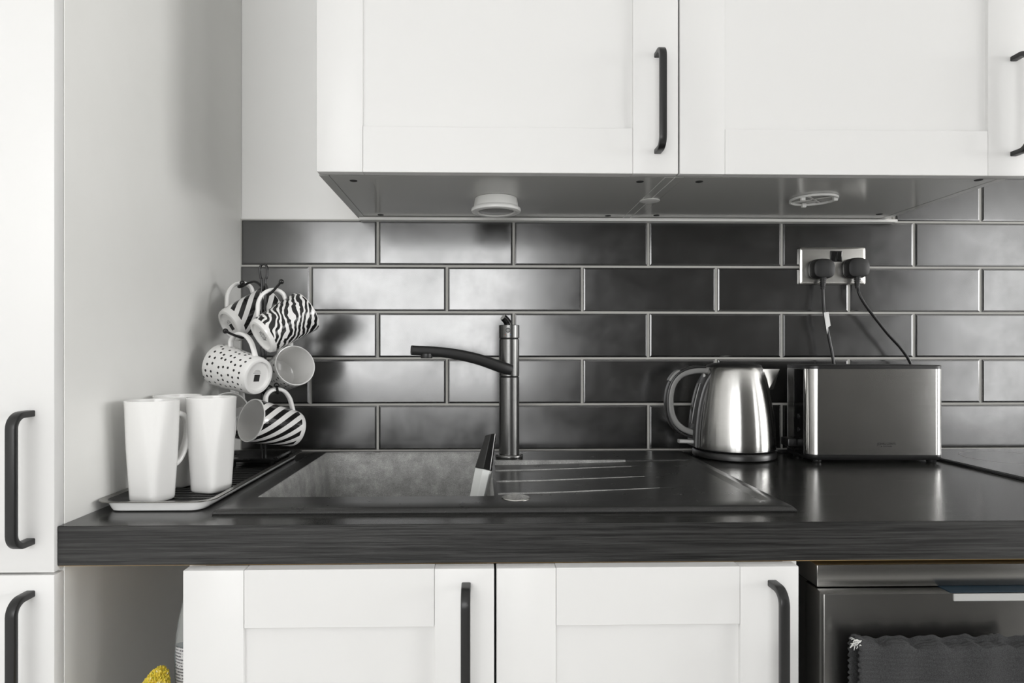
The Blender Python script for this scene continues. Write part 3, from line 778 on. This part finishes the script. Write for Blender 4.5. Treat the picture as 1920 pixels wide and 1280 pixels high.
# ------------------------------------------------------------------ tray
tr = thing('tray', 'long shallow dark tray with a white outside beside the sink', 'tray', (-0.46, -0.305, ZW))
qx0, qx1, qy0, qy1 = -0.5405, -0.379, -0.537, -0.075
zr = ZW + .0145
b = bmesh.new()
loft(b, [rrect(qx0 + .022, qx1 - .019, qy0 + .011, qy1 - .014, .016, ZW + .0003, 6), rrect(qx0 + .0175, qx1 - .015, qy0 + .0070, qy1 - .0105, .018, ZW + .0018, 6), rrect(qx0 + .0150, qx1 - .0125, qy0 + .0058, qy1 - .0090, .020, ZW + .0050, 6), rrect(qx0 + .010, qx1 - .008, qy0 + .005, qy1 - .006, .022, zr - .0012, 6)], True, False)
link_mesh('outside', b, 'tray_white', tr, smooth=True)
b = bmesh.new()
loft(b, [rrect(qx0 + .009, qx1 - .007, qy0 + .0045, qy1 - .0055, .022, zr - .0011, 6), rrect(qx0, qx1, qy0 - .001, qy1, .026, zr - .0006, 6), rrect(qx0, qx1, qy0 - .001, qy1, .026, zr + .0009, 6), rrect(qx0 + .010, qx1 - .008, qy0 + .006, qy1 - .006, .021, zr + .0003, 6)], False, False)
link_mesh('rim', b, 'tray_rim', tr, smooth=True)
b = bmesh.new()
loft(b, [rrect(qx0 + .010, qx1 - .008, qy0 + .006, qy1 - .006, .021, zr + .0002, 6), rrect(qx0 + .022, qx1 - .019, qy0 + .015, qy1 - .0145, .017, ZW + .0042, 6), rrect(qx0 + .028, qx1 - .024, qy0 + .020, qy1 - .0195, .014, ZW + .0032, 6)], False, True)
link_mesh('inside', b, 'tray_black', tr, smooth=True)
ZT = ZW + .0033
yy = -0.50
rb = None
while yy < -0.10:
    if rb is None: rb = box('rib', 'tray_black', tr, qx0 + .034, qx1 - .030, yy, yy + .003, ZT - .0005, ZT + .0011, .0005); me0 = rb.data; y00 = yy
    else:
        o = bpy.data.objects.new('rib', me0); C.objects.link(o); o.parent = tr; o.location = (0, yy - y00, 0)
    yy += .0165
ZT += .0012

# ------------------------------------------------------------------ three tall white mugs on the tray
def sq_loop(cx, cy, z, r, ex, rot, n=48):
    o_ = []
    for i in range(n):
        a = 2 * PI * i / n; c_, s_ = math.cos(a), math.sin(a)
        k = (abs(c_) ** ex + abs(s_) ** ex) ** (-1 / ex)
        x, y = r * k * c_, r * k * s_
        o_.append((cx + x * math.cos(rot) - y * math.sin(rot), cy + x * math.sin(rot) + y * math.cos(rot), z))
    return o_
def tall_mug(label, cx, cy, rot, hrot):
    H = .1455
    root = thing('tall_mug', label, 'mug', (cx, cy, ZT), 'tall white mugs on the tray')
    b = bmesh.new(); loops = []
    for u in [0, .01, .03, .1, .2, .3, .4, .5, .6, .7, .8, .9, .97, .992]:
        r = .0228 + (.0366 - .0228) * u ** 1.22
        if u == 0: r -= .0022
        elif u == .01: r -= .0006
        ex = 2 + 5.0 * (1 - u) ** 1.6
        loops.append(sq_loop(cx, cy, ZT + H * u, r, ex, rot))
    loops.append(sq_loop(cx, cy, ZT + H, .0355, 2, rot)); loops.append(sq_loop(cx, cy, ZT + H - .0006, .0338, 2, rot))
    for u in [.95, .8, .6, .4, .2, .06, .035]:
        r = .0228 + (.0366 - .0228) * u ** 1.22 - .0034
        loops.append(sq_loop(cx, cy, ZT + H * u, r if u > .04 else r * .8, 2 + 5.0 * (1 - u) ** 1.6, rot))
    loft(b, loops)
    link_mesh('body', b, 'china_white', root, smooth=True)
    b = bmesh.new(); d = Vector((math.cos(hrot), math.sin(hrot), 0)); c0 = Vector((cx, cy, 0))
    pts = [c0 + d * a + Vector((0, 0, ZT + z)) for a, z in ((.0325, .1215), (.0430, .1225), (.0535, .1165), (.0590, .1020), (.0580, .0840), (.0520, .0660), (.0430, .0520), (.0300, .0440))]
    strap(b, smooth_path(pts, 5), Vector((-d.y, d.x, 0)), rprof(.0130, .0078, .0034, 3))
    link_mesh('handle', b, 'china_white', root, smooth=True)
tall_mug('tall white square based mug nearest the camera, leftmost on the tray', -0.4870, -0.4800, -.30, 1.12)
tall_mug('tall white mug standing behind the other two on the tray', -0.5000, -0.3760, -.12, 1.45)
tall_mug('tall white square based mug on the tray, nearest to the sink', -0.4290, -0.4160, -.36, 1.42)

# ------------------------------------------------------------------ mug tree
mx_, my_ = -0.4330, -0.170
tree = thing('mug_tree', 'black wire mug tree standing at the back of the tray', 'mug stand', (mx_, my_, ZT))
b = bmesh.new()
zb_ = ZT + .012
loft(b, [rrect(mx_ - .050, mx_ + .042, my_ - .058, my_ + .052, .014, zb_ - .001, 6), rrect(mx_ - .051, mx_ + .043, my_ - .059, my_ + .053, .015, zb_ + .003, 6), rrect(mx_ - .048, mx_ + .040, my_ - .056, my_ + .050, .013, zb_ + .0055, 6), rrect(mx_ - .040, mx_ + .032, my_ - .048, my_ + .042, .010, zb_ + .0035, 6)])
link_mesh('base', b, 'black_gloss', tree, smooth=True)
for fx, fy in ((-.040, -.048), (.032, -.048), (-.040, .042), (.032, .042)):
    b = bmesh.new(); lathe(b, [(.0042, ZT), (.005, ZT + .002), (.005, zb_)], mx_ + fx, my_ + fy, 14); link_mesh('foot', b, 'wire_black', tree, smooth=True)
b = bmesh.new(); wr = .0024
tube(b, smooth_path([(mx_ - .0032, my_, zb_), (mx_ - .0032, my_, 1.10), (mx_ - .0034, my_, 1.255), (mx_ - .0060, my_, 1.275), (mx_ - .0074, my_, 1.290), (mx_ - .0050, my_, 1.2985), (mx_, my_, 1.3010),
                     (mx_ + .0050, my_, 1.2985), (mx_ + .0074, my_, 1.290), (mx_ + .0060, my_, 1.275), (mx_ + .0034, my_, 1.255), (mx_ + .0032, my_, 1.10), (mx_ + .0032, my_, zb_)], 8), wr, 10)
link_mesh('pole', b, 'wire_black', tree, smooth=True)
def arm(z_, tip, valley):
    b = bmesh.new(); t_, v_ = Vector(tip), Vector(valley); p0 = Vector((mx_, my_, z_))
    midp = p0.lerp(v_, .5) + Vector((0, 0, .012))
    pts = [p0, p0.lerp(midp, .5) + Vector((0, 0, .006)), midp, v_.lerp(midp, .25) + Vector((0, 0, -.002)), v_, v_.lerp(t_, .5) + Vector((0, 0, -.001)), t_]
    tube(b, smooth_path(pts, 7), .0024, 9); sphere(b, t_, .0050)
    return link_mesh('hook_arm', b, 'wire_black', tree, smooth='all')

MUG_R0, MUG_R1, MUG_H = .0345, .0405, .100
def mug(label, B, Mo, up, print_m, valley_tip, arm_z, mark=True, hl=1.0):
    B, Mo = Vector(B), Vector(Mo); ax = (Mo - B).normalized(); mid = (B + Mo) / 2; B = mid - ax * MUG_H / 2
    up = Vector(up); hx = (up - ax * up.dot(ax)).normalized(); hy = ax.cross(hx)
    root = thing('patterned_mug', label, 'mug', B, 'patterned mugs on the mug tree')
    root.rotation_euler = Matrix((hx, hy, ax)).transposed().to_euler()
    b = bmesh.new(); N = 64
    def rr(u): return MUG_R0 + (MUG_R1 - MUG_R0) * u
    prof = [(.0235, .0050), (.0258, .0044), (.0266, .0004), (.0285, 0), (MUG_R0 - .0020, .0012), (MUG_R0 - .0003, .0050)]
    prof += [(rr(u), MUG_H * u) for u in (.10, .25, .4, .55, .7, .85, .985)] + [(MUG_R1 - .0008, MUG_H), (MUG_R1 - .0024, MUG_H - .0004)]
    prof += [(rr(u) - .0032, MUG_H * u) for u in (.95, .8, .6, .4, .2, .12)] + [(.024, .0075)]
    nin = 14; mi = [0] * (len(prof) - 1)
    for k in range(5, 13): mi[k - 1] = 1
    lathe(b, prof, 0, 0, N, True, True, mi)
    bd = link_mesh('body', b, ['china_white', print_m], root, smooth=True, root=Vector((0, 0, 0)))
    b = bmesh.new()
    pts = [(a, 0, z) for a, z in ((rr(.78) - .002, .080), (rr(.8) + .010, .0825), (rr(.8) + .0215, .0760), (rr(.8) + .0275, .0620), (rr(.8) + .0255, .0460), (rr(.8) + .0160, .0320), (rr(.8) + .0030, .0225), (rr(.2) - .002, .0170))]
    strap(b, smooth_path(pts, 5), (0, 1, 0), rprof(.0105, .0068, .0030, 3))
    link_mesh('handle', b, 'china_white', root, smooth=True, root=Vector((0, 0, 0)))
    # base stamp, flat print
    if mark == 'square':
        b = bmesh.new(); add_box(b, -.010, .0025, -.0065, .0065, .0047, .0054); link_mesh('base_stamp', b, 'print_black', bd, root=Vector((0, 0, 0)))
        b = bmesh.new()
        for k in range(3): add_box(b, .0050 + .0024 * k, .0058 + .0024 * k, -.010 + .002 * k, .008 - .002 * k, .0047, .0053)
        link_mesh('base_print', b, 'print_grey', bd, root=Vector((0, 0, 0)))
    elif mark == 'sun':
        b = bmesh.new()
        for k in range(14):
            a = 2 * PI * k / 14; d1, d2 = .0055, .0092 + .0012 * (k % 2)
            strap(b, [(d1 * math.cos(a), d1 * math.sin(a), .0048), (d2 * math.cos(a), d2 * math.sin(a), .0048)], (-math.sin(a), math.cos(a), 0), rprof(.0011, .0010, .0001, 1))
        for k in range(3): add_box(b, -.0032 + .0026 * k, -.0022 + .0026 * k, -.0035, .0035, .0047, .0050)
        link_mesh('base_stamp', b, 'print_grey', bd, root=Vector((0, 0, 0)))
    # hook the arm through the handle
    inner = B + hx * (rr(.8) + .0205) + ax * .0600
    if valley_tip is not None: arm(arm_z, valley_tip, inner + Vector((0, 0, 0.0005)))
    return root
mug('zebra print mug hanging on the upper right hook, base towards the camera', (-.4085, -.252, 1.1575), (-.3450, -.198, 1.2065), (-.35, 0.05, 1), 'print_zebra', (-.3790, -.2330, 1.2600), 1.250, 'sun')
mug('diagonal striped mug on the upper left hook behind the pole', (-.4980, -.174, 1.1800), (-.4400, -.109, 1.2247), (-.25, .05, 1), 'print_stripes', (-.4780, -.1600, 1.2655), 1.252, 'square')
mug('polka dot mug on the left hook with its base facing right', (-.4080, -.262, 1.0850), (-.4990, -.217, 1.1065), (.15, -.05, 1), 'print_dots', (-.4735, -.2520, 1.1680), 1.150, 'square')
mug('polka dot mug on the right hook with its open mouth facing out', (-.4330, -.092, 1.0790), (-.3725, -.166, 1.1040), (-.15, .25, 1), 'print_dots', (-.3860, -.1200, 1.1600), 1.148, None)
mug('diagonal striped mug on the lowest right hook with its mouth facing left', (-.3720, -.172, .9800), (-.4290, -.246, 1.0050), (.10, 0, 1), 'print_stripes', (-.3905, -.2240, 1.0680), 1.050, None)
mug('zebra print mug half hidden low behind the tall white mugs', (-.4960, -.108, .9850), (-.4920, -.196, 1.0140), (0, .3, 1), 'print_zebra', (-.4890, -.1700, 1.0720), 1.052, None)

# ------------------------------------------------------------------ dishwasher and towel
dw = thing('dishwasher', 'brushed steel freestanding dishwasher under the worktop', 'dishwasher', (0.73, -0.3, 0))
wx0, wx1 = 0.4235, 1.030
box('body', 'dishwasher_steel', dw, wx0 + .002, wx1 - .002, -0.578, -0.06, 0.02, 0.826)
box('top_slab', 'dishwasher_steel', dw, wx0, wx1, -0.606, -0.05, 0.8275, 0.8555, .0012, 2)
dd = box('door', 'dishwasher_steel', dw, wx0 - .0025, wx1, -0.6265, -0.580, 0.105, 0.8262, .0015, 2)
box('grip_strip', 'grip_light', dd, 0.586, 0.868, -0.6285, -0.6262, 0.8165, 0.8255, .0006)
box('grip_film', 'blue_film', dd, 0.583, 0.868, -0.6255, -0.600, 0.8263, 0.8272)
box('kick_plate', 'black_plastic', dw, wx0 + .01, wx1 - .01, -0.56, -0.54, 0.0, 0.10)
yb_ = -0.664
b = bmesh.new(); tube(b, [(0.448, yb_, .7690), (0.652, yb_, .7690)], .0065, 14)
for x in (.465, .635): tube(b, [(x, yb_, .7690), (x, -.6255, .7690)], .006, 12)
link_mesh('handle', b, 'black_metal', dd, smooth=True)
def towel(label):
    root = thing('towel', label, 'towel', (0.62, yb_, 0.45))
    b = bmesh.new(); NXT = 56; x0, x1 = 0.4365, 0.662
    S = []
    Lb, rad, Lf = .16, .0098, .34
    n = 0
    ds = .0011
    tot = Lb + PI * rad + Lf; K = int(tot / ds)
    rows = []
    for k in range(K + 1):
        s = k * ds
        if s < Lb: y, z, ny, nz_ = yb_ + rad, .7785 - (Lb - s), 1, 0
        elif s < Lb + PI * rad:
            a = (s - Lb) / rad; y, z, ny, nz_ = yb_ + rad * math.cos(a), .7785 + rad * math.sin(a), math.cos(a), math.sin(a)
        else: y, z, ny, nz_ = yb_ - rad, .7785 - (s - Lb - PI * rad), -1, 0
        row = []
        for i in range(NXT + 1):
            u = i / NXT; x = x0 + (x1 - x0) * u
            front = max(0, s - Lb - PI * rad * .5)
            ph = s / .0052 + (u * 1.4 + .25 * math.sin(u * 9) + .10 * math.sin(u * 23 + s * 40))
            rib = .0011 * abs(math.sin(PI * ph))
            wv = .0035 * math.sin(u * 11 + .6) * min(1, front / .12) + .0016 * math.sin(u * 27 + s * 10)
            crump = (.0020 * math.sin(u * 34) + .0014 * math.sin(u * 71 + 1)) * max(0, nz_)
            dd_ = rib + (wv if ny < .3 else 0)
            sag = -.0090 * (1 - math.exp(-u * 5)) * max(0, nz_ if ny > -.9 else 1) if ny < .5 else 0
            edge = .0012 * math.sin(s * 900) if i == 0 else 0
            row.append(b.verts.new((x + edge, y + ny * dd_, z + nz_ * dd_ + crump + sag)))
        rows.append(row)
    for r0, r1 in zip(rows, rows[1:]):
        for i in range(NXT): b.faces.new((r0[i], r0[i + 1], r1[i + 1], r1[i]))
    o = link_mesh('cloth', b, 'towel_grey', root, smooth='all')
    sm = o.modifiers.new('thickness', 'SOLIDIFY'); sm.thickness = .0022; sm.offset = -1
    b = bmesh.new()
    for k in range(26):
        p = Vector((0.4365 + random.uniform(-.001, .004), yb_ - rad * random.uniform(.2, 1.1), .7865 + random.uniform(-.007, .003)))
        q = p + Vector((random.uniform(-.008, .001), random.uniform(-.003, .001), random.uniform(-.006, .005)))
        tube(b, [p, (p + q) / 2 + Vector((0, 0, .001)), q], [.0007, .0006, .0002], 5)
    link_mesh('frayed_corner', b, 'towel_fray', root)['label'] = 'pale frayed corner threads'
towel('dark grey ribbed tea towel hanging over the dishwasher handle')

# ------------------------------------------------------------------ cleaning things in the gap by the tall unit
sh = box('trim_3', 'white_paint', None, XP + .001, -0.3785, -0.585, -0.02, 0.415, 0.433); struct(sh)
bot = thing('spray_bottle', 'clear plastic cleaner bottle with white printed label half behind the door', 'bottle', (-0.406, -0.520, .433))
def blot(prof, m, name, sc=(.0275, .024)):
    b = bmesh.new(); loft(b, [[(-.4060 + sc[0] * k * math.cos(2 * PI * i / 36), -.520 + sc[1] * k * math.sin(2 * PI * i / 36), z) for i in range(36)] for k, z in prof])
    return link_mesh(name, b, m, bot, smooth=True)
blot([(.85, .4332), (1.0, .441), (1.0, .715), (.96, .735), (.82, .760), (.62, .785), (.50, .800), (.45, .806)], 'clear_plastic', 'bottle')
blot([(.84, .442), (.95, .450), (.95, .715), (.93, .722)], 'teal_liquid', 'liquid')
b = bmesh.new(); n = 14; lo, hi, lo2, hi2 = [], [], [], []
for i in range(n + 1):
    a = PI * 1.24 + PI * .70 * i / n
    lo.append((-.4060 + .0280 * math.cos(a), -.520 + .0245 * math.sin(a), .50)); hi.append((-.4060 + .0280 * math.cos(a), -.520 + .0245 * math.sin(a), .728))
r0 = [b.verts.new(p) for p in lo]; r1 = [b.verts.new(p) for p in hi]
for i in range(n): b.faces.new((r0[i], r0[i + 1], r1[i + 1], r1[i]))
o = link_mesh('label', b, 'label_print', bot, smooth='all'); o.modifiers.new('thickness', 'SOLIDIFY').thickness = .0003
b = bmesh.new(); lathe(b, [(.013, .804), (.0135, .806), (.0135, .822), (.012, .824)], -.4060, -.520, 24); cp = link_mesh('cap', b, 'label_white', bot, smooth=True)
b = bmesh.new(); add_box(b, -.413, -.383, -.527, -.513, .823, .838, .003, 2); link_mesh('trigger_head', b, 'label_white', cp)
brs = thing('scrub_brush', 'fuzzy yellow scrubber in the gap beside the base cabinet', 'brush', (-0.465, -0.558, .433))
b = bmesh.new(); bmesh.ops.create_icosphere(b, subdivisions=6, radius=1.0)
ax = Vector((.30, 0, 1)).normalized()
for v in b.verts:
    n_ = v.co.copy(); d = 1 + random.uniform(-.13, .16) * 1.1
    p = Vector((n_.x * .0190 * d, n_.y * .0165 * d, n_.z * .050 * (1 + (d - 1) * .4)))
    p.x += p.z * .32
    v.co = Vector((-.4500, -.5620, .6610)) + p
link_mesh('fibre_head', b, 'yellow_fibre', brs)
b = bmesh.new(); tube(b, [(-.466, -.560, .630), (-.469, -.560, .53), (-.469, -.556, .4335)], .006, 10); link_mesh('handle', b, 'label_white', brs, smooth=True)
